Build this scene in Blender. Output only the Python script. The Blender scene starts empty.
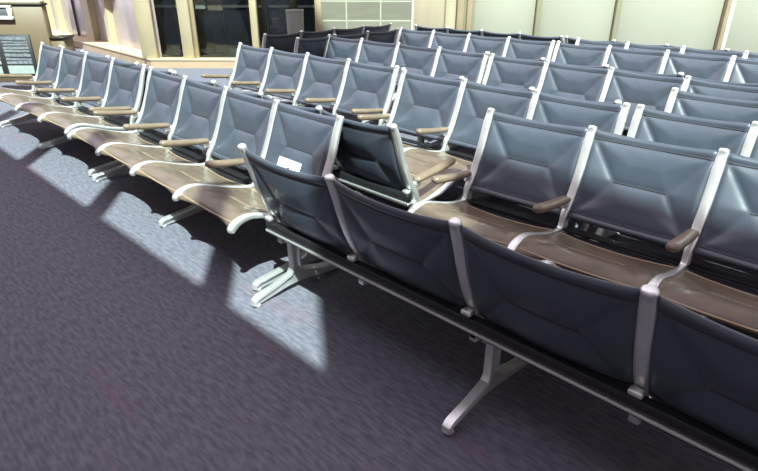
import bpy, math, random
from mathutils import Matrix, Vector
random.seed(4)
scene = bpy.context.scene
C = scene.collection
PI = math.pi

# ------------------------------------------------------------------ camera
F, PITCH, ROLL, H = 555.02, 0.44081, 0.002436, 1.573
W_IMG, H_IMG = 758, 471
fw = Vector((0, math.cos(PITCH), -math.sin(PITCH)))
r0 = Vector((1, 0, 0)); u0 = r0.cross(fw)
rt = math.cos(ROLL) * r0 + math.sin(ROLL) * u0
up = -math.sin(ROLL) * r0 + math.cos(ROLL) * u0
cd = bpy.data.cameras.new('camera'); cam = bpy.data.objects.new('camera', cd); C.objects.link(cam)
cam.matrix_world = Matrix(((rt.x, up.x, -fw.x, 0), (rt.y, up.y, -fw.y, 0), (rt.z, up.z, -fw.z, H), (0, 0, 0, 1)))
cd.sensor_width = 36; cd.lens = F / W_IMG * 36; cd.clip_start = 0.05; cd.clip_end = 200
scene.camera = cam

TH = -0.769403
U = Vector((math.cos(TH), math.sin(TH), 0)); V = Vector((-U.y, U.x, 0))
def uv(u, v, z=0): return U * u + V * v + Vector((0, 0, z))

# ------------------------------------------------------------------ materials
def mat(name, col, rough=0.5, metal=0.0, spec=0.5, noise=None, bump=None, coat=0):
    m = bpy.data.materials.new(name); m.use_nodes = True
    nt = m.node_tree; b = nt.nodes['Principled BSDF']
    b.inputs['Base Color'].default_value = (*col, 1); b.inputs['Roughness'].default_value = rough
    b.inputs['Metallic'].default_value = metal; b.inputs['Specular IOR Level'].default_value = spec
    b.inputs['Coat Weight'].default_value = coat
    if noise:
        scale, amt, stretch = noise
        tc = nt.nodes.new('ShaderNodeTexCoord'); mp = nt.nodes.new('ShaderNodeMapping')
        mp.inputs['Scale'].default_value = stretch
        n = nt.nodes.new('ShaderNodeTexNoise'); n.inputs['Scale'].default_value = scale; n.inputs['Detail'].default_value = 5
        cr = nt.nodes.new('ShaderNodeValToRGB')
        cr.color_ramp.elements[0].position = .3; cr.color_ramp.elements[1].position = .7
        cr.color_ramp.elements[0].color = (*[c * (1 - amt) for c in col], 1)
        cr.color_ramp.elements[1].color = (*[min(1, c * (1 + amt)) for c in col], 1)
        nt.links.new(tc.outputs['Object'], mp.inputs[0]); nt.links.new(mp.outputs[0], n.inputs['Vector'])
        nt.links.new(n.outputs['Fac'], cr.inputs[0]); nt.links.new(cr.outputs[0], b.inputs['Base Color'])
        if bump:
            bp = nt.nodes.new('ShaderNodeBump'); bp.inputs['Strength'].default_value = bump; bp.inputs['Distance'].default_value = .004
            nt.links.new(n.outputs['Fac'], bp.inputs['Height']); nt.links.new(bp.outputs[0], b.inputs['Normal'])
    return m
ALU = mat('cast_aluminium', (.74, .75, .73), .34, .75, noise=(9, .08, (1, 1, 1)))
VINYL = mat('slate_vinyl', (.048, .058, .078), .38, 0, .55, noise=(7, .12, (1, 1, 1)), bump=.15)
SEATV = mat('warm_reflect_vinyl', (.116, .087, .060), .32, 0, .38, noise=(5, .3, (1.2, 3, 3)), bump=.2)  # black vinyl, its warm sky reflection put into the base colour
SEAMHL = mat('piping_highlight', (.26, .185, .115), .35, 0, .5, noise=(9, .1, (1, 1, 1)))  # bright glints along the seat seams, painted as a lighter colour
ARM = mat('arm_pad_warm_reflect', (.165, .120, .082), .42, 0, .5, noise=(14, .15, (1, 1, 1)))  # black urethane with the warm reflection painted in
BEAMM = mat('black_steel', (.012, .012, .014), .45, 0, .4, noise=(20, .2, (1, 1, 1)))
GLIDE = mat('pale_grey_plastic', (.55, .56, .54), .5, noise=(20, .05, (1, 1, 1)))
CREAM = mat('cream_paint', (.52, .405, .245), .55, noise=(3, .06, (1, 1, 1)))
CREAMF = mat('cream_paint_post', (.39, .32, .205), .55, noise=(3, .06, (1, 1, 1)))
CURB = mat('curb_face_tan', (.34, .235, .155), .6, noise=(3, .06, (1, 1, 1)))
BROWN = mat('brown_laminate', (.140, .098, .054), .5, noise=(2, .1, (1, 1, 1)))
DARKED = mat('dark_edge', (.02, .014, .01), .5, noise=(9, .1, (1, 1, 1)))
WHITE = mat('white_plastic', (.70, .66, .58), .45, noise=(9, .04, (1, 1, 1)))
PAPER = mat('white_paper', (.72, .74, .76), .7, noise=(30, .03, (1, 1, 1)))
INK = mat('black_print', (.02, .02, .022), .6, noise=(30, .1, (1, 1, 1)))
SCREEN = mat('screen_glass', (.10, .11, .12), .25, noise=(2, .2, (1, 1, 1)))
PALEPR = mat('pale_print', (.15, .16, .175), .6, noise=(40, .35, (1, 3, 1)))
PALEGR = mat('pale_green_print', (.27, .31, .285), .6, noise=(20, .1, (1, 1, 1)))
MILK = mat('frosted_panel', (.345, .335, .265), .25, 0, .5, noise=(.7, .05, (1, 1, 1)))
BEIGE = mat('beige_panel', (.32, .27, .19), .3, 0, .5, noise=(1.4, .12, (3, 1, .4)))
TANPOST = mat('tan_post', (.31, .24, .15), .5, noise=(3, .06, (1, 1, 1)))
OLIVE = mat('olive_trim', (.24, .22, .14), .5, noise=(3, .06, (1, 1, 1)))
MAUVE = mat('mauve_frosted_pane', (.31, .245, .235), .15, 0, .6, noise=(1.5, .22, (1, 1, .5)))
BIN = mat('bin_grey_metal', (.22, .225, .19), .45, .1, noise=(8, .15, (1, 1, .2)))
ORANGE = mat('orange_card', (.42, .22, .11), .6, noise=(8, .1, (1, 1, 1)))
PINKP = mat('peach_post', (.42, .29, .19), .6, noise=(8, .1, (1, 1, 1)))
WNEAR = mat('plaster_white', (.62, .60, .60), .8, noise=(2, .04, (1, 1, 1)))
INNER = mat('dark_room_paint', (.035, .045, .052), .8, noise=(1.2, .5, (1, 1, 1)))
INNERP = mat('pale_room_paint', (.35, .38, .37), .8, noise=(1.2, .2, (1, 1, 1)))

def glass_mat():
    m = bpy.data.materials.new('tinted_glass'); m.use_nodes = True; nt = m.node_tree
    nt.nodes.clear()
    o = nt.nodes.new('ShaderNodeOutputMaterial'); mx = nt.nodes.new('ShaderNodeMixShader')
    t = nt.nodes.new('ShaderNodeBsdfTransparent'); g = nt.nodes.new('ShaderNodeBsdfGlossy')
    n = nt.nodes.new('ShaderNodeTexNoise'); n.inputs['Scale'].default_value = 1.5
    cr = nt.nodes.new('ShaderNodeValToRGB')
    cr.color_ramp.elements[0].color = (.52, .58, .58, 1); cr.color_ramp.elements[1].color = (.60, .66, .66, 1)
    nt.links.new(n.outputs['Fac'], cr.inputs[0]); nt.links.new(cr.outputs[0], t.inputs[0])
    g.inputs['Roughness'].default_value = .03; g.inputs['Color'].default_value = (.9, .95, 1, 1)
    fr = nt.nodes.new('ShaderNodeFresnel'); fr.inputs[0].default_value = 1.5
    nt.links.new(fr.outputs[0], mx.inputs[0]); nt.links.new(t.outputs[0], mx.inputs[1]); nt.links.new(g.outputs[0], mx.inputs[2])
    nt.links.new(mx.outputs[0], o.inputs[0]); return m
GLASS = glass_mat()

def carpet_mat():
    m = bpy.data.materials.new('purple_carpet'); m.use_nodes = True; nt = m.node_tree; b = nt.nodes['Principled BSDF']
    tc = nt.nodes.new('ShaderNodeTexCoord')
    def noise(scale, rot, st, detail=4):
        mp = nt.nodes.new('ShaderNodeMapping'); mp.vector_type = 'TEXTURE'
        mp.inputs['Rotation'].default_value = (0, 0, rot); mp.inputs['Scale'].default_value = st
        n = nt.nodes.new('ShaderNodeTexNoise'); n.inputs['Scale'].default_value = scale; n.inputs['Detail'].default_value = detail
        nt.links.new(tc.outputs['Object'], mp.inputs[0]); nt.links.new(mp.outputs[0], n.inputs['Vector']); return n
    def ramp(src, p0, c0, p1, c1):
        r = nt.nodes.new('ShaderNodeValToRGB'); e = r.color_ramp.elements
        e[0].position = p0; e[0].color = (*c0, 1); e[1].position = p1; e[1].color = (*c1, 1)
        nt.links.new(src, r.inputs[0]); return r
    n1 = noise(60, TH, (4, 1, 1)); r1 = ramp(n1.outputs['Fac'], .35, (.090, .090, .116), .66, (.148, .146, .176))
    n2 = noise(7, TH, (9, 1, 1), 2); r2 = ramp(n2.outputs['Fac'], .60, (0, 0, 0), .70, (1, 1, 1))
    n3 = noise(220, TH, (2.5, 1, 1), 2); r3 = ramp(n3.outputs['Fac'], .68, (0, 0, 0), .76, (1, 1, 1))
    mx = nt.nodes.new('ShaderNodeMixRGB'); mx.inputs['Color2'].default_value = (.160, .105, .130, 1)
    ml = nt.nodes.new('ShaderNodeMath'); ml.operation = 'MULTIPLY'; ml.inputs[1].default_value = .45
    nt.links.new(r2.outputs[0], ml.inputs[0]); nt.links.new(ml.outputs[0], mx.inputs[0]); nt.links.new(r1.outputs[0], mx.inputs['Color1'])
    m2 = nt.nodes.new('ShaderNodeMixRGB'); m2.inputs['Color2'].default_value = (.26, .23, .26, 1)
    nt.links.new(r3.outputs[0], m2.inputs[0]); nt.links.new(mx.outputs[0], m2.inputs['Color1'])
    nt.links.new(m2.outputs[0], b.inputs['Base Color'])
    b.inputs['Roughness'].default_value = .95; b.inputs['Specular IOR Level'].default_value = .15
    bp = nt.nodes.new('ShaderNodeBump'); bp.inputs['Strength'].default_value = .4; bp.inputs['Distance'].default_value = .004
    nt.links.new(n1.outputs['Fac'], bp.inputs['Height']); nt.links.new(bp.outputs[0], b.inputs['Normal'])
    return m
CARPET = carpet_mat()

def tile_mat():
    m = bpy.data.materials.new('grey_wall_tile'); m.use_nodes = True; nt = m.node_tree; b = nt.nodes['Principled BSDF']
    tc = nt.nodes.new('ShaderNodeTexCoord')
    sp = nt.nodes.new('ShaderNodeSeparateXYZ'); cb = nt.nodes.new('ShaderNodeCombineXYZ')
    nt.links.new(tc.outputs['Object'], sp.inputs[0]); nt.links.new(sp.outputs[0], cb.inputs[0]); nt.links.new(sp.outputs[2], cb.inputs[1])
    mp = nt.nodes.new('ShaderNodeMapping'); mp.inputs['Location'].default_value = (.60, .175, 0)
    nt.links.new(cb.outputs[0], mp.inputs[0])
    br = nt.nodes.new('ShaderNodeTexBrick'); br.offset = 0
    br.inputs['Color1'].default_value = (.145, .140, .108, 1); br.inputs['Color2'].default_value = (.190, .184, .142, 1)
    br.inputs['Mortar'].default_value = (.34, .33, .26, 1); br.inputs['Scale'].default_value = 1
    br.inputs['Mortar Size'].default_value = .012; br.inputs['Brick Width'].default_value = .62; br.inputs['Row Height'].default_value = .325
    nt.links.new(mp.outputs[0], br.inputs['Vector'])
    n = nt.nodes.new('ShaderNodeTexNoise'); n.inputs['Scale'].default_value = 2.5; n.inputs['Detail'].default_value = 6
    m3 = nt.nodes.new('ShaderNodeMapping'); m3.inputs['Scale'].default_value = (1, 1, 5)
    nt.links.new(tc.outputs['Object'], m3.inputs[0]); nt.links.new(m3.outputs[0], n.inputs['Vector'])
    mx = nt.nodes.new('ShaderNodeMixRGB'); mx.blend_type = 'MULTIPLY'; mx.inputs[0].default_value = .5
    nt.links.new(br.outputs['Color'], mx.inputs['Color1'])
    cr = nt.nodes.new('ShaderNodeValToRGB'); cr.color_ramp.elements[0].color = (.55, .55, .55, 1)
    nt.links.new(n.outputs['Fac'], cr.inputs[0]); cr.color_ramp.elements[1].position = .7
    nt.links.new(cr.outputs[0], mx.inputs['Color2']); nt.links.new(mx.outputs[0], b.inputs['Base Color'])
    b.inputs['Roughness'].default_value = .4
    return m
TILE = tile_mat()

# ------------------------------------------------------------------ mesh helpers
def mk(name, verts, faces, m, parent=None, smooth=True, loc=None, rotz=None, sharp=None):
    me = bpy.data.meshes.new(name); me.from_pydata([tuple(v) for v in verts], [], faces)
    me.materials.append(m)
    for p in me.polygons: p.use_smooth = smooth
    if smooth: me.set_sharp_from_angle(angle=math.radians(sharp or 50))
    me.update()
    o = bpy.data.objects.new(name, me); C.objects.link(o)
    if parent: o.parent = parent
    if loc is not None: o.location = loc
    if rotz is not None: o.rotation_euler = (0, 0, rotz)
    return o
class MB:
    def __init__(s): s.v = []; s.f = []
    def add(s, v, f):
        b = len(s.v); s.v += [tuple(x) for x in v]; s.f += [tuple(i + b for i in q) for q in f]; return s
    def box(s, x0, x1, y0, y1, z0, z1, c=0.0):
        if c <= 0:
            v = [(x, y, z) for z in (z0, z1) for x, y in ((x0, y0), (x1, y0), (x1, y1), (x0, y1))]
            return s.add(v, [(3, 2, 1, 0), (4, 5, 6, 7), (0, 1, 5, 4), (1, 2, 6, 5), (2, 3, 7, 6), (3, 0, 4, 7)])
        v = []                                        # bevelled box: four rings of eight
        def ring(z, k):
            a, b2, c1, d1 = x0 + k, x1 - k, y0 + k, y1 - k
            return [(a + c, c1, z), (b2 - c, c1, z), (b2, c1 + c, z), (b2, d1 - c, z), (b2 - c, d1, z), (a + c, d1, z), (a, d1 - c, z), (a, c1 + c, z)]
        v += ring(z0, c * .7) + ring(z0 + c, 0) + ring(z1 - c, 0) + ring(z1, c * .7)
        f = [tuple(range(7, -1, -1)), tuple(range(24, 32))]
        for r in range(3):
            for i in range(8):
                j = (i + 1) % 8; f.append((r * 8 + i, r * 8 + j, r * 8 + 8 + j, r * 8 + 8 + i))
        return s.add(v, f)
    def sweep(s, rings):
        n = len(rings[0]); v = [p for r in rings for p in r]; f = [tuple(range(n - 1, -1, -1)), tuple(range((len(rings) - 1) * n, len(rings) * n))]
        for k in range(len(rings) - 1):
            for i in range(n):
                j = (i + 1) % n; f.append((k * n + i, k * n + j, (k + 1) * n + j, (k + 1) * n + i))
        return s.add(v, f)
    def prism_x(s, poly, x0, x1, c=.004):            # polygon in (y,z) extruded along x with a small chamfer
        cy = sum(p[0] for p in poly) / len(poly)
        n = len(poly)
        def inset(k):
            out = []
            for i in range(n):
                a = Vector(poly[i - 1]); b = Vector(poly[i]); d = Vector(poly[(i + 1) % n])
                e1 = (b - a).normalized(); e2 = (d - b).normalized(); n1 = Vector((-e1.y, e1.x)); n2 = Vector((-e2.y, e2.x))
                m_ = (n1 + n2); m_ = m_ / max(.5, m_.length_squared / 2) if m_.length > 0 else n1
                out.append(b + m_ * k * .5)
            return out
        r = [[(x0, *p) for p in inset(c)], [(x0 + c, *p) for p in poly], [(x1 - c, *p) for p in poly], [(x1, *p) for p in inset(c)]]
        return s.sweep(r)
    def build(s, name, m, parent=None, smooth=True, **k): return mk(name, s.v, s.f, m, parent, smooth, **k)
def box(name, x0, x1, y0, y1, z0, z1, m, parent=None, c=.004, **k): return MB().box(x0, x1, y0, y1, z0, z1, c).build(name, m, parent, **k)
def struct(o): o['kind'] = 'structure'; return o
def empty(name, loc, rz=0):
    o = bpy.data.objects.new(name, None); C.objects.link(o); o.location = loc; o.rotation_euler = (0, 0, rz); o.empty_display_size = .1; return o
def tag(o, label, cat, group=None):
    o['label'] = label; o['category'] = cat
    if group: o['group'] = group
    return o

# ------------------------------------------------------------------ bench (forward = -Y, row along +X, cap of frame 0 above the origin)
S = .61
PTS = [(0, .852), (.032, .77), (.060, .68), (.090, .60), (.126, .52), (.160, .463), (.188, .42), (.199, .385), (.212, .354), (.245, .345),
       (.33, .360), (.42, .383), (.50, .409), (.56, .430), (.62, .444), (.67, .441), (.71, .427), (.742, .400)]
WID = [.022, .025, .025, .025, .024, .022, .019, .016, .016, .016, .0165, .0165, .0165, .017, .018, .020, .022, .021]
THK = [.014, .016, .017, .018, .019, .020, .021, .019, .020, .016, .014, .014, .014, .014, .015, .017, .019, .019]
def catmull(P, t):
    n = len(P); i = min(int(t), n - 2); f = t - i
    p0 = P[max(i - 1, 0)]; p1 = P[i]; p2 = P[i + 1]; p3 = P[min(i + 2, n - 1)]
    return [0.5 * (2 * b + (c - a) * f + (2 * a - 5 * b + 4 * c - d) * f * f + (3 * b - a - 3 * c + d) * f ** 3) for a, b, c, d in zip(p0, p1, p2, p3)]
ALL = [(a, b, w, t) for (a, b), w, t in zip(PTS, WID, THK)]
def prof(t):
    d, z, w, th = catmull(ALL, t); e = .02
    t0, t1 = max(t - e, 0), min(t + e, len(ALL) - 1)
    a = catmull(ALL, t0); b = catmull(ALL, t1)
    tg = Vector((0, -(b[0] - a[0]), b[1] - a[1])).normalized(); nr = Vector((0, tg.z, -tg.y))   # nr: towards the sitter / up
    return Vector((0, -d, z)), tg, nr, w, th
def frame_mesh():
    mb = MB(); rings = []
    sec = [(math.cos(a), math.sin(a)) for a in [PI / 12 + i * PI / 6 for i in range(12)]]
    def se(c): return math.copysign(abs(c) ** .55, c)
    N = 84
    p, tg, nr, w, th = prof(0)
    for k, sc in ((-.012, .45), (-.010, .8), (-.006, .95), (.000, 1.0), (.008, .97)):
        rings.append([p + tg * k + Vector((1, 0, 0)) * (w * 1.08 * sc * c) + nr * (max(th, .018) * 1.1 * sc * s_) for c, s_ in sec])
    for i in range(1, N + 1):
        t = i / N * (len(ALL) - 1); p, tg, nr, w, th = prof(t)
        rings.append([p + Vector((1, 0, 0)) * (w * se(c)) + nr * (th * se(s_)) for c, s_ in sec])
    for k, sc in ((.008, .85), (.014, .5), (.016, .15)):
        rings.append([p + tg * k + Vector((1, 0, 0)) * (w * sc * c) + nr * (th * sc * s_) for c, s_ in sec])
    mb.sweep([list(map(tuple, r)) for r in rings])
    mb.box(-.022, .022, -.130, -.098, .449, .470, .004)
    return mb
def seg_d(px, ps, a, b):
    ax, as_ = a; bx, bs = b; dx, ds = bx - ax, bs - as_
    t = max(0, min(1, ((px - ax) * dx + (ps - as_) * ds) / (dx * dx + ds * ds)))
    return math.hypot(px - ax - t * dx, ps - as_ - t * ds)
def pad_mesh(t0, t1, sag, drop0, drop1, thick, side, hem0, hem1, amp, piping=False):
    # arc length table
    M = 60; ts = [t0 + (t1 - t0) * i / M for i in range(M + 1)]; ps = [prof(t)[0] for t in ts]
    L = [0]
    for i in range(M): L.append(L[-1] + (ps[i + 1] - ps[i]).length)
    tot = L[-1]
    def at(s_):
        s_ = max(0, min(tot, s_))
        for i in range(M):
            if L[i + 1] >= s_: return ts[i] + (ts[i + 1] - ts[i]) * ((s_ - L[i]) / (L[i + 1] - L[i]))
        return t1
    W = S - 2 * side; NX, NS = 46, 44
    segs = [((0, hem0), (W, hem0)), ((0, tot - hem1), (W, tot - hem1)), ((.28 * W, tot * .5), (.72 * W, tot * .5)),
            ((0.03 * W, hem0), (.28 * W, tot * .5)), ((.97 * W, hem0), (.72 * W, tot * .5)),
            ((0.03 * W, tot - hem1), (.28 * W, tot * .5)), ((.97 * W, tot - hem1), (.72 * W, tot * .5))]
    fr, bk = [], []
    if piping:
        pb = MB()
        for sgn in (1, -1):
            for (xa_, sa), (xb, sb) in segs[:3]:
                rings = []
                for k in range(25):
                    x = xa_ + (xb - xa_) * k / 24; s_ = sa + (sb - sa) * k / 24; bow = 1 - (2 * x / W - 1) ** 2
                    s2 = s_
                    p, tg, nr, w, th = prof(at(s2)); de = min(x, W - x); edge = math.sqrt(max(0, min(1, de / .022)))
                    c = p + Vector((side + x, 0, 0)) - nr * (sag * bow) + nr * sgn * (thick * .5 * (.25 + .75 * edge) - .0005)
                    rings.append([tuple(c + tg * (.0042 * math.cos(a)) + nr * (.0026 * math.sin(a))) for a in [i * PI / 3 for i in range(6)]])
                pb.sweep(rings)
        PIPE.append(pb)
    for j in range(NS + 1):
        q = j / NS
        for i in range(NX + 1):
            x = W * i / NX; a = 2 * i / NX - 1; bow = 1 - a * a
            s_ = drop0 * bow * (1 - q) + q * (tot - drop1 * bow) + (0)
            p, tg, nr, w, th = prof(at(s_))
            dm = min(seg_d(x, s_, A, B) for A, B in segs)
            de = min(x, W - x, (s_ - drop0 * bow) + .0, (tot - drop1 * bow - s_) + .0)
            pil = amp * (1 - math.exp(-dm / .06)) - .003 * math.exp(-(dm / .009) ** 2)
            edge = math.sqrt(max(0, min(1, de / .022)))
            half = thick * .5 * (.25 + .75 * edge)
            base = p + Vector((side + x, 0, 0)) - nr * (sag * bow * (1 if 1 else q))
            fr.append(base + nr * (half + pil * edge)); bk.append(base - nr * (half + pil * edge * .8))
    n = NX + 1; mb = MB(); v = fr + bk; o = len(fr); f = []
    for j in range(NS):
        for i in range(NX):
            a = j * n + i; f.append((a, a + n, a + n + 1, a + 1)); f.append((o + a, o + a + 1, o + a + n + 1, o + a + n))
    for i in range(NX): f.append((i, i + 1, o + i + 1, o + i)); k = NS * n + i; f.append((k + 1, k, o + k, o + k + 1))
    for j in range(NS): a = j * n; f.append((a + n, a, o + a, o + a + n)); a = j * n + NX; f.append((a, a + n, o + a + n, o + a))
    return mb.add(v, f)
def arm_mesh():
    mb = MB(); rings = []
    N = 22; sec = [(math.cos(a), math.sin(a)) for a in [PI / 12 + i * PI / 6 for i in range(12)]]
    for i in range(N + 1):
        q = i / N; y = -(.180 + .355 * q); z = .512 + .045 * q - .004 * math.sin(PI * q)
        k = min(1, math.sqrt(max(0, min(q, 1 - q) / .07)) + .12) if q < .93 or q > .07 else 1
        w = .0285 * k * (1 + .08 * math.sin(PI * q)); h = (.0185 + .004 * q) * k
        rings.append([(w * math.copysign(abs(c) ** .75, c), y, z + h * s_) for c, s_ in sec])
    return mb.sweep(rings)
def arm_mount():
    return MB().box(-.010, .010, -.225, -.150, .468, .505, .004)
LEG_POLY = [(.215, .300), (.215, .135), (.205, .108), (.10, .076), (-.015, .052), (-.032, .038), (-.034, .012), (-.018, .010), (.06, .022), (.17, .040), (.25, .046),
            (.33, .040), (.46, .022), (.60, .010), (.634, .012), (.640, .038), (.622, .052), (.42, .076), (.305, .108), (.285, .135), (.280, .300)]
def leg_mesh():
    mb = MB(); poly = [(-d, z) for d, z in LEG_POLY]
    mb.prism_x(poly, -.0075, .0075, .002)
    # flanges along the upper edges (T-section casting)
    def flange(pts, w, t):
        rings = []
        for i, (d, z) in enumerate(pts):
            a = Vector(pts[max(i - 1, 0)]); b = Vector(pts[min(i + 1, len(pts) - 1)]); tg = (b - a).normalized(); nr = Vector((-tg.y, tg.x))
            ww = w[i] if isinstance(w, list) else w
            q = [(-ww, -t), (-ww * .8, t * .8), (0, t * 1.3), (ww * .8, t * .8), (ww, -t), (0, -t * 1.2)]
            rings.append([(x_, -(d + nr.x * k), z + nr.y * k) for x_, k in q])
        mb.sweep(rings)
    flange([(.222, .300), (.222, .14), (.205, .110), (.10, .078), (-.01, .054), (-.030, .038), (-.034, .014)], [.021, .021, .022, .022, .023, .022, .020], -.007)
    flange([(.273, .300), (.273, .14), (.305, .110), (.42, .078), (.615, .054), (.636, .038), (.640, .014)], [.021, .021, .022, .022, .023, .022, .020], .007)
    mb.box(-.032, .032, -.30, -.20, .292, .306, .003)
    return mb
def glide_mesh(d):
    mb = MB(); rings = []
    for z, r in ((0, .015), (.004, .018), (.010, .018), (.016, .010)):
        rings.append([(r * math.cos(a), -d + r * math.sin(a), z) for a in [i * PI / 6 for i in range(12)]])
    return mb.sweep(rings)
def beam_mesh(n):
    L = n * S; mb = MB()
    mb.box(-.02, L + .02, -.255, -.195, .306, .318, .002)
    mb.box(-.02, L + .02, -.240, -.195, .318, .328, .002).box(-.02, L + .02, -.205, -.152, .338, .350, .002)
    mb.box(-.02, L + .02, -.140, -.100, .400, .444, .003)
    return mb
def strip_mesh(n):
    L = n * S
    return MB().box(-.015, L + .015, -.101, -.094, .391, .402, .001)
def bracket_mesh():
    return MB().box(-.017, .017, -.195, -.160, .305, .385, .004).box(-.015, .015, -.250, -.160, .318, .336, .003).box(-.015, .015, -.19, -.110, .380, .390, .003)
PROTO = {}; PIPE = []
def meshes():
    def me(name, mb, m, sharp=50):
        o = mb.build(name, m, None, sharp=sharp); d = o.data; bpy.data.objects.remove(o); return d
    PROTO['side_frame'] = me('side_frame', frame_mesh(), ALU)
    PROTO['back_pad'] = me('back_pad', pad_mesh(.05, 6.3, .022, .009, .0, .016, .019, .046, .040, .021, True), VINYL, 80)
    PROTO['piping'] = me('piping', PIPE[0], INK)
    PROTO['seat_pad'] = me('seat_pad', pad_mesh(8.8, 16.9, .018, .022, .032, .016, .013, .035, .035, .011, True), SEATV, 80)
    PROTO['seat_piping_highlight'] = me('seat_piping_highlight', PIPE[1], SEAMHL)
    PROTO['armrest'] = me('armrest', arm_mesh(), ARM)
    PROTO['arm_mount'] = me('arm_mount', arm_mount(), ALU)
    PROTO['leg'] = me('leg', leg_mesh(), ALU, 35)
    PROTO['gl_a'] = me('foot_glide', glide_mesh(-.012), GLIDE); PROTO['gl_b'] = me('foot_glide', glide_mesh(.618), GLIDE)
    PROTO['bracket'] = me('bracket', bracket_mesh(), ALU, 35)
    for n in (2, 3, 4):
        PROTO['beam%d' % n] = me('beam', beam_mesh(n), BEAMM, 35); PROTO['strip%d' % n] = me('beam_strip', strip_mesh(n), ALU, 35)
meshes()
def inst(name, key, parent, x=0):
    o = bpy.data.objects.new(name, PROTO[key]); C.objects.link(o); o.parent = parent; o.location = (x, 0, 0); return o
def bench(u, v, dt, n, flip, label, perp=False, arms=None):
    """(u, v) is the plan position under the cap of the frame nearest the far-left end; caps run towards +u (or +v for the turned ones)."""
    ang = TH + math.radians(dt) + (PI / 2 if perp else 0)
    d = Vector((math.cos(ang), math.sin(ang), 0)); p = uv(u, v)
    if flip: p = p + d * (n * S); ang += PI
    r = empty('tandem_bench', p, ang)
    tag(r, label, 'seating', 'tandem sling seating benches packed in the waiting area')
    inst('beam', 'beam%d' % n, r); inst('beam_strip', 'strip%d' % n, r)['label'] = 'grey metal edge strip of the beam'
    for k in range(n + 1):
        inst('side_frame', 'side_frame', r, k * S)
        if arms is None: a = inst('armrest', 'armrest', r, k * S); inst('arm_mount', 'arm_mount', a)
        inst('bracket', 'bracket', r, k * S)
    for k in range(n):
        b = inst('back_pad', 'back_pad', r, k * S); inst('piping', 'piping', b); q = inst('seat_pad', 'seat_pad', r, k * S); inst('piping', 'seat_piping_highlight', q)  # seat piping carries the painted seam highlight
    for x in ((.006, n * S / 2, n * S - .006) if n > 2 else (.006, n * S - .006)):
        if n == 4 and abs(x - n * S / 2) < .01: x += (-.045 if flip else .045)
        l = inst('leg', 'leg', r, x); inst('foot_glide', 'gl_a', l); inst('foot_glide', 'gl_b', l)
    return r

L1 = bench(-7.347, 2.094, 1.36, 4, False, 'front row bench facing the camera at the far left, beside the brown gate desk')
L2 = bench(-4.719, 2.123, -1.82, 4, False, 'sunlit bench facing the camera with a white paper on its last back pad')
bench(-6.90, 2.135, .65, 4, True, 'bench facing away, back to back with the far left bench beside the gate desk')
bench(-4.375, 2.150, -1.1, 4, True, 'bench facing away, its last dark back showing right of the pad with white paper')
bench(-2.177, 1.342, -.16, 4, True, 'nearest bench, its dark slate backs turned to the camera, lower right', arms=0)
bench(-1.792, 2.792, 1.76, 4, False, 'bench facing the nearest bench, seats in shade with painted warm reflection behind its turned backs')
bench(-5.742, 3.662, -.77, 4, False, 'four seat bench facing the camera, starting beside open floor behind the front row')
bench(-3.117, 3.517, -.45, 3, False, 'three seat bench facing the camera at centre, first frame close to its neighbour')
bench(-1.207, 3.518, -.09, 3, False, 'right hand bench facing the camera just behind the shaded reflection-tinted seats')
bench(-3.183, 3.575, -1.3, 3, True, 'bench facing away at centre, only its cap tops show behind the three seat bench')
bench(-1.25, 4.24, 1.0, 3, False, 'bench at the right edge starting short in between two longer rows')
bench(-5.734, 4.994, -.68, 4, False, 'bench facing the camera beside the two black turned benches')
bench(-3.181, 4.896, -1.8, 4, False, 'bench facing the camera right of centre in the third row from the back')
bench(-3.275, 4.950, .35, 4, True, 'bench facing away right of centre, caps just above the third row from the back')
bench(-5.785, 6.436, -.31, 4, False, 'bench facing the camera in the second row from the back, below the beige door')
bench(-3.265, 6.396, 1.11, 4, False, 'bench facing the camera in the second row from the back, below the frosted wall')
bench(-3.277, 6.93, .6, 4, False, 'rearmost bench facing the camera at the right, against the frosted wall')
bench(-5.986, 6.99, .4, 4, True, 'rearmost long black backed bench facing the frosted wall right of the tiles')
bench(-3.47, 6.99, .3, 4, True, 'bench facing the wall, back to back with the rearmost right hand bench')
bench(-6.400, 4.466, .86, 4, True, 'black backed bench turned sideways in front of the grey tiles, the farther of two', perp=True)
bench(-5.729, 4.474, .26, 3, True, 'black backed bench turned sideways, nearer of two left of the tiles', perp=True)

# white paper taped on the last back pad of L2
def pad_point(a, s, off):
    t = s; p, tg, nr, w, th = prof(t)
    bow = 1 - (2 * a - 1) ** 2
    return p + Vector((S * (3 + a), 0, 0)) + nr * (off - .022 * bow)
M = Matrix.Translation(uv(-4.719, 2.123)) @ Matrix.Rotation(TH + math.radians(-1.82), 4, 'Z')
def on_pad(name, a0, a1, t0, t1, off, m, parent=None):
    v = []; n = 8
    for lay in (0, -.0012):
        for j in range(n + 1):
            for i in range(n + 1):
                v.append(M @ pad_point(a0 + (a1 - a0) * i / n, t0 + (t1 - t0) * j / n, off + lay))
    f = []; o = (n + 1) ** 2; k = n + 1
    for j in range(n):
        for i in range(n):
            a = j * k + i; f += [(a, a + k, a + k + 1, a + 1), (o + a, o + a + 1, o + a + k + 1, o + a + k)]
    for i in range(n):
        f += [(i, i + 1, o + i + 1, o + i), (n * k + i + 1, n * k + i, o + n * k + i, o + n * k + i + 1),
              (i * k + k, i * k, o + i * k, o + i * k + k), (i * k + n, i * k + k + n, o + i * k + k + n, o + i * k + n)]
    return mk(name, v, f, m, parent)
pp = on_pad('paper_notice', .27, .63, 3.55, 4.65, .030, PAPER)
tag(pp, 'white paper notice taped to the last back pad of the sunlit bench', 'paper')
on_pad('printed_mark', .43, .47, 4.15, 4.28, .0308, INK, pp)
on_pad('printed_mark', .41, .47, 3.93, 3.99, .0308, INK, pp)

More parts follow.
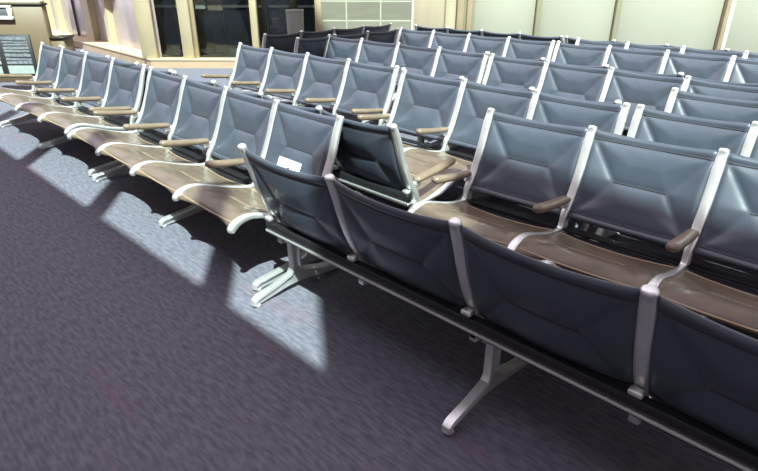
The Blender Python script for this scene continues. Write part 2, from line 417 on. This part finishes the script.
# ------------------------------------------------------------------ floor
fp = [(-22, -4), (14, -4), (14, 10.78), (-3.75, 10.78), (-15.85, 23.5), (-22, 23.5)]
struct(mk('floor', [(x, y, 0) for x, y in fp] + [(x, y, -.1) for x, y in fp],
          [tuple(range(6)), tuple(range(11, 5, -1))] + [(i, i + 6, (i + 1) % 6 + 6, (i + 1) % 6) for i in range(6)], CARPET, smooth=False))

# ------------------------------------------------------------------ unseen wall added behind the camera, openings and piers shaped to cut the sun
def slab(name, u0, u1, v0, v1, z0, z1, m):
    o = MB().box(u0, u1, v0, v1, z0, z1).build(name, m, smooth=False, rotz=TH); return struct(o)
slab('sun_wall_near', -18, 1.53, -1.1, -1.0, 0, 4.80, WNEAR)
slab('sun_wall_right', 1.53, 2.85, -1.1, -1.0, 0, 7.1, WNEAR)
slab('sun_wall_south', 2.85, 12, -1.1, -1.0, 0, 8.60, WNEAR)
slab('sun_block_head', .75, 2.1, -1.1, -1.0, 12.2, 18.0, WNEAR); slab('sun_block_upper', 2.1, 4.0, -1.1, -1.0, 13.9, 18.0, WNEAR)  # unseen slabs added high up to keep sun off the sideways benches
for i in range(11):
    c = .522 - 1.645 * i
    slab('trim_%d' % (20 + i), c - .125, c + .125, -1.03, -1.0, 4.80, 6.1, WNEAR)

# ------------------------------------------------------------------ far side: curb, glazing, tiles, frosted wall
YB = 10.50
def zat(px, py, y):
    d = fw + (px - W_IMG / 2) / F * rt - (py - H_IMG / 2) / F * up; t = y / d.y; return Vector((t * d.x, y, H + t * d.z))
def zplane(px, py, z):
    d = fw + (px - W_IMG / 2) / F * rt - (py - H_IMG / 2) / F * up; t = (z - H) / d.z; return Vector((t * d.x, t * d.y, z))
HC = .158
def xa(px, py=30, y=10.8): return zat(px, py, y).x
corner = Vector((-4.17, YB, 0))
pl = zplane(65, 37.4, HC); dl = Vector((pl.x - corner.x, pl.y - corner.y, 0)).normalized()     # direction of the left curb
nl = Vector((dl.y, -dl.x, 0));  nl = nl if nl.y > 0 else -nl                                      # away from the seats
LL = 17.5; TC = .34
x_end = xa(318)
# curb: one L-shaped mesh, top slab and tan front below
def curb(name, z0, z1, grow, m):
    cF = corner + Vector((0, -grow, 0)) - nl * 0
    a = corner - nl * grow + dl * 0
    p0 = corner + dl * LL - nl * grow; p1 = Vector((corner.x, YB - grow, 0)) - nl * grow * .6; p2 = Vector((x_end, YB - grow, 0))
    q2 = Vector((x_end, YB + TC, 0)); q1 = Vector((corner.x + .32, YB + TC, 0)); q0 = corner + dl * LL + nl * .6
    v = [(p.x, p.y, z) for z in (z0, z1) for p in (p0, p1, p2, q2, q1, q0)]
    return struct(mk(name, v, [(5, 4, 1, 0), (4, 3, 2, 1), (6, 7, 10, 11), (7, 8, 9, 10), (0, 1, 7, 6), (1, 2, 8, 7), (2, 3, 9, 8), (3, 4, 10, 9), (4, 5, 11, 10), (5, 0, 6, 11)], m, smooth=False))
curb('trim_1', 0, HC - .02, 0, CURB); curb('trim_2', HC - .02, HC, .012, CREAM)
ZT = 3.2
# frontal mullions
def post(name, px0, px1, y0, y1, m, z0=HC, py=50):
    a = xa(px0, py, y0); b = xa(px1, py, y0)
    return struct(box(name, a, b, y0, y1, z0, ZT, m, c=.006))
post('trim_3', 141, 156.5, 10.58, 10.74, CREAMF)
post('trim_4', 182.5, 193.5, 10.56, 10.80, CREAMF)
post('trim_5', 194, 198.5, 10.66, 10.80, TANPOST)
post('trim_6', 252.8, 259.5, 10.60, 10.80, CREAMF, 0)
def pane(name, x0, x1, y, z0, z1, m=GLASS):
    return struct(box(name, x0, x1, y, y + .012, z0, z1, m, c=.001))
struct(box('window_20', xa(156.5, 50), xa(163, 50), 10.70, 10.72, HC, ZT, MAUVE, c=.001))
pane('window_1', xa(163, 50), xa(182.5, 50), 10.72, HC, ZT)
pane('window_2', xa(198, 50), xa(253, 50), 10.72, HC, ZT)
pane('window_3', xa(259, 40), xa(315, 40), 10.72, HC, ZT)
# left mullions on the slanted curb
rz = math.atan2(dl.y, dl.x)
def along(px, py):
    p = zplane(px, py, HC); q = Vector((p.x - corner.x, p.y - corner.y, 0)); return q.dot(dl)
def lpost(name, s0, s1, n0, n1, m):
    v = []
    for z in (HC, ZT):
        for s_, n_ in ((s0, n0), (s1, n0), (s1, n1), (s0, n1)):
            p = corner + dl * s_ + nl * n_; v.append((p.x, p.y, z))
    f = [(3, 2, 1, 0), (4, 5, 6, 7), (0, 1, 5, 4), (1, 2, 6, 5), (2, 3, 7, 6), (3, 0, 4, 7)]
    return struct(mk(name, v, f, m, smooth=False))
feet = [(139.8, 52.3, .42), (117.8, 43.7, .22), (87.5, 39.2, .42), (73, 31.8, .22), (51, 29.0, .45)]
prev = -.02
i = 50; ps = []
for (px, py, wd) in feet:
    p = zplane(px, py, HC); q = Vector((p.x - corner.x, p.y - corner.y, 0)); s_ = q.dot(dl); ps.append((s_, q.dot(nl)))
ss = [.36, 1.55, 2.85, 4.6, 6.2, 8.6, 10.4, 12.5]
for k, s_ in enumerate([p[0] for p in ps] + [ps[-1][0] + 1.5 * j for j in range(1, 7)]):
    wd = (.30 if k == 0 else .50) if k % 2 == 0 else .20
    lpost('trim_%d' % i, s_ - wd, s_, .27, .46, CREAMF); i += 1
    if k == 0: continue
s_prev = None
lst = [p[0] for p in ps] + [ps[-1][0] + 1.5 * j for j in range(1, 7)]
for k in range(len(lst) - 1):
    wd = .50 if (k + 1) % 2 == 0 else .20
    lpost('window_%d' % (30 + k), lst[k], lst[k + 1] - wd, .40, .415, MAUVE)
# room behind the glass
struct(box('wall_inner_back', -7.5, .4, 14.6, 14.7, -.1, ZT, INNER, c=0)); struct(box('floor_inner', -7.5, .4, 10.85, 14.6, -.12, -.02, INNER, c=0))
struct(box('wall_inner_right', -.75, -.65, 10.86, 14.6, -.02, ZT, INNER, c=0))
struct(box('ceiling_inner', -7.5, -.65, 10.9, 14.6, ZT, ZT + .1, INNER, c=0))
# tiles
xt0 = xa(322, 15); xt1 = xa(411.5, 15)
struct(box('wall_back', xt0, xt1, 10.80, 11.0, 0, ZT, TILE, c=0))
struct(box('trim_15', xa(315.5, 15), xt0, 10.70, 11.0, 0, ZT, CREAMF, c=.004))
struct(box('trim_16', xt1, xt1 + .03, 10.775, 11.0, 0, ZT, WHITE, c=.002))
# door and frosted wall
d1 = box('door_1', xt1 + .03, xa(444.5, 15), 10.82, 10.90, 0, 2.3, BEIGE, c=.003); struct(d1)
struct(box('wall_over_door', xt1 + .03, xa(444.5, 15), 10.82, 10.95, 2.3, ZT, BEIGE, c=0))
struct(box('trim_17', xa(444.5, 15), xa(446, 15), 10.80, 10.95, 0, ZT, OLIVE, c=.002))
struct(box('wall_door_side', xa(446, 15), xa(456.5, 15), 10.82, 10.95, 0, ZT, BEIGE, c=0))
struct(box('trim_18', xa(456.5, 15), xa(463, 15), 10.72, 10.95, 0, ZT, TANPOST, c=.004))
struct(box('trim_19', xa(463, 15), xa(466.3, 15), 10.78, 10.95, 0, ZT, OLIVE, c=.002))
struct(box('trim_31', xa(466.3, 15), xa(471.5, 15), 10.74, 10.95, 0, ZT, TANPOST, c=.004))
struct(box('trim_32', xa(471.5, 15), xa(474.5, 15), 10.78, 10.95, 0, ZT, OLIVE, c=.002))
xs = [xa(474.5, 15), xa(535.5, 15), xa(540.5, 15), xa(614.5, 15), xa(619.5, 15), xa(723, 15), xa(733, 15), 9.5]
for k in range(4): struct(box('window_%d' % (12 + k), xs[2 * k], xs[2 * k + 1], 10.84, 10.90, 0, ZT, MILK, c=.002))
struct(box('trim_33', xs[1], xs[2], 10.76, 10.95, 0, ZT, OLIVE, c=.004)); struct(box('trim_34', xs[3], xs[4], 10.76, 10.95, 0, ZT, OLIVE, c=.004))
struct(box('trim_35', xs[5], xa(727.5, 15), 10.74, 10.95, 0, ZT, TANPOST, c=.004)); struct(box('trim_36', xa(727.5, 15), xs[6], 10.80, 10.95, 0, ZT, WHITE, c=.004))

# ------------------------------------------------------------------ gate desk at the far left
YD = 9.0
xr = zat(44.5, 20, YD).x; ztop = zat(42, 4, YD).z; zsh = zat(55, 37, YD).z; xl = xr - 1.9
desk = empty('gate_desk', (xr - 1, YD, 0)); tag(desk, 'brown laminate gate desk behind the far left bench', 'desk')
def dbox(name, x0, x1, y0, y1, z0, z1, m, parent=desk, c=.006):
    return box(name, x0 - (xr - 1), x1 - (xr - 1), y0 - YD, y1 - YD, z0, z1, m, parent, c)
dbox('body', xl, xr, YD, YD + .13, 0, ztop - .02, BROWN)
t_ = dbox('desk_top', xl - .02, xr + .015, YD - .02, YD + .15, ztop - .02, ztop + .012, DARKED); t_['label'] = 'dark edged top'
dbox('counter_ledge', xl, xr - .02, YD + .01, YD + .14, ztop + .012, ztop + .05, CREAM)
dbox('side_cabinet', xr, zat(62.5, 40, YD).x, YD + .03, YD + .32, 0, zsh - .03, BROWN)
dbox('side_shelf', xr, zat(63, 36, YD).x, YD + .0, YD + .34, zsh - .03, zsh + .0, DARKED)
# white framed screen standing on the desk face
xs1 = zat(12.8, 10, YD).x; zs0 = zat(6, 19.5, YD).z
mon = empty('screen', (xs1 - .3, YD - .06, 0)); tag(mon, 'grey screen in a thick white frame on the brown gate desk', 'screen')
mb = MB(); zt_ = ztop - .02
mb.box(-.30, .30, .0, .055, zs0, zs0 + .05, .006).box(.24, .30, .0, .055, zs0 + .05, zt_ - .03, .006).box(-.30, -.24, .0, .055, zs0 + .05, zt_ - .03, .006).box(-.30, .30, .0, .055, zt_ - .03, zt_ + .0, .006)
mb.build('bezel', WHITE, mon); box('display', -.24, .24, .02, .05, zs0 + .05, zt_ - .03, SCREEN, mon)
# notice board leaning on the desk front
YN = 8.1
ax = zat(33.5, 55, YN).x; zn1 = zat(20, 34.5, YN).z; zn0 = zat(20, 78, YN).z
NW = .86
nb = empty('notice_board', (ax - NW / 2, YN, 0)); tag(nb, 'black framed notice board of pale printed lines before the gate desk', 'sign')
box('board', -NW / 2, NW / 2, 0, .03, max(zn0, .0) + .0, zn1, INK, nb, .004)
box('foot', -NW / 2 + .05, -NW / 2 + .15, -.02, .25, 0, .03, INK, nb); box('foot', NW / 2 - .15, NW / 2 - .05, -.02, .25, 0, .03, INK, nb)
hh = zn1 - max(zn0, 0)
def pr(x0, x1, f0, f1, m):   # fractions from the top
    return box('printed_lines', x0, x1, -.004, .0, zn1 - f1 * hh, zn1 - f0 * hh, m, nb, .0)
R0, R1 = NW / 2 - .405, NW / 2 - .04
rows = [(.05, .12), (.155, .185), (.20, .245), (.275, .33), (.355, .40), (.435, .50), (.53, .58), (.605, .67), (.70, .80), (.81, .90)]
for k, (f0, f1) in enumerate(rows):
    xx = R0 + random.uniform(0, .02)
    while xx < R1 - .02:
        ww = random.uniform(.04, .16) if k < 8 else R1 - xx
        g = random.uniform(-.012, .012) if k else 0
        pr(xx, min(xx + ww, R1), f0 + g, f1 + g * .4, PALEPR if k < 8 else PALEGR); xx += ww + random.uniform(0, .008)
for f0, f1 in ((.12, .17), (.20, .24), (.27, .45), (.50, .56), (.60, .68), (.73, .92)):
    pr(-NW / 2 + .03, R0 - .07 - random.uniform(0, .02), f0, f1, PALEGR)

# ------------------------------------------------------------------ things by and behind the glazing
def lathe(mb, prof_, n=28):
    rings = [[(r * math.cos(2 * PI * i / n), r * math.sin(2 * PI * i / n), z) for i in range(n)] for r, z in prof_]
    return mb.sweep(rings)
bx = zat(295, 20, 10.2).x; bt = zat(295, 9.5, 10.2).z
wb = empty('waste_bin', (bx, 10.2, 0)); tag(wb, 'round grey metal waste bin behind the black sideways benches', 'bin')
lathe(MB(), [(.125, 0), (.135, .01), (.135, .05), (.150, bt - .05), (.150, bt - .03)]).build('body', BIN, wb, sharp=30)
lathe(MB(), [(.156, bt - .035), (.160, bt - .025), (.158, bt - .004), (.150, bt), (.110, bt - .002), (.105, bt - .02), (.02, bt - .02)]).build('rim', BIN, wb, sharp=30)
def behind(name, px0, px1, py0, py1, y, dep, m, label, cat, grounded=True, legs=False):
    a = zat(px0, (py0 + py1) / 2, y); b = zat(px1, (py0 + py1) / 2, y); z1 = zat(px0, py0, y).z; z0 = zat(px0, py1, y).z
    return a.x, b.x, z0, z1
# tan board seen through the second pane
a, b, z0, z1 = behind('', 206, 221, -20, 10.5, 12.6, .1, 0, 0, 0)
bd = empty('display_board', ((a + b) / 2, 12.6, 0)); tag(bd, 'tan board on a stand seen through the large dark window', 'board')
w = (b - a) / 2
box('panel', -w, w, 0, .05, z0, z0 + .9, PINKP, bd); box('panel', -w - .30, -w - .05, 0, .05, z0 + .03, z0 + .9, WHITE, bd)['label'] = 'white side panel'
box('foot', -w - .3, w, -.15, .2, -.02, .02, DARKED, bd); box('post', -w + .02, -w + .06, .05, .09, .02, z0 + .3, DARKED, bd); box('post', w - .06, w - .02, .05, .09, .02, z0 + .3, DARKED, bd)
# peach coloured post right of the mullion
a, b, z0, z1 = behind('', 262.5, 268.5, 0, 30, 11.1, .1, 0, 0, 0)
struct(box('trim_37', a, b, 11.05, 11.17, -.02, ZT, PINKP, c=.004))
a, b, z0, z1 = behind('', 272, 279.5, 19, 27.5, 11.5, .1, 0, 0, 0)
cb = empty('orange_box', ((a + b) / 2, 11.5, 0)); tag(cb, 'small orange box on a low black stand behind the glass', 'box')
box('carton', a - (a + b) / 2, b - (a + b) / 2, 0, .16, z0, z1, ORANGE, cb, .006); box('lid', a - (a + b) / 2 - .004, b - (a + b) / 2 + .004, -.004, .164, z1 - .02, z1 + .004, ORANGE, cb, .003)
st = empty('low_stand', ((a + b) / 2 + .08, 11.5, 0)); tag(st, 'low black stand holding the small orange box behind the glass', 'stand')
box('top', -.25, .25, -.02, .25, z0 - .03, z0 - .001, DARKED, st)
for x_ in (-.23, .20):
    for y_ in (0, .21): box('leg', x_, x_ + .03, y_, y_ + .03, -.02, z0 - .03, DARKED, st, .002)
a, b, z0, z1 = behind('', 289, 296.5, -5, 9, 11.6, .1, 0, 0, 0)
struct(box('trim_38', a, b, 11.6, 11.72, -.02, ZT, CREAM, c=.004))
# rear room counter with pale top edge (window upper band)
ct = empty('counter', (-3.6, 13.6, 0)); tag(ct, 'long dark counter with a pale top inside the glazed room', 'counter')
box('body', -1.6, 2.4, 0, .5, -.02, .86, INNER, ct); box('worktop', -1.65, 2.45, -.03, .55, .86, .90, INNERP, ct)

# ------------------------------------------------------------------ light
sd = bpy.data.lights.new('sun', 'SUN'); so = bpy.data.objects.new('sun', sd); C.objects.link(so)
t = U * -.61 + V * .465 + Vector((0, 0, -1))
so.rotation_euler = t.to_track_quat('-Z', 'Y').to_euler(); sd.energy = 14.0; sd.angle = math.radians(.6); sd.color = (.82, 1.0, .93)
ld = bpy.data.lights.new('inner_fill_light', 'AREA'); ld.energy = 70; ld.shape = 'RECTANGLE'; ld.size = 3; ld.size_y = 1; ld.color = (1, .95, .85)  # fill lamp added to brighten the board behind the glass
lo = bpy.data.objects.new('inner_fill_light', ld); C.objects.link(lo); lo.location = (-3.4, 12.2, ZT - .08)
w = bpy.data.worlds.new('world'); scene.world = w; w.use_nodes = True; nt = w.node_tree
bg = nt.nodes['Background']; bg.inputs[1].default_value = 1.25
tc = nt.nodes.new('ShaderNodeTexCoord'); vm = nt.nodes.new('ShaderNodeVectorMath'); vm.operation = 'DOT_PRODUCT'
vm.inputs[1].default_value = (-.90, -.30, .30); nt.links.new(tc.outputs['Generated'], vm.inputs[0])
mr = nt.nodes.new('ShaderNodeMapRange'); mr.inputs['From Min'].default_value = -1; mr.inputs['From Max'].default_value = 1
nt.links.new(vm.outputs['Value'], mr.inputs['Value'])
cr = nt.nodes.new('ShaderNodeValToRGB'); cr.color_ramp.elements[0].color = (.28, .23, .21, 1); cr.color_ramp.elements[1].color = (1.75, 1.58, 1.82, 1)
nt.links.new(mr.outputs[0], cr.inputs[0]); nt.links.new(cr.outputs[0], bg.inputs[0])

scene.view_settings.view_transform = 'Standard'; scene.view_settings.look = 'None'
scene.view_settings.exposure = 0; scene.view_settings.gamma = 1; scene.view_settings.use_curve_mapping = False
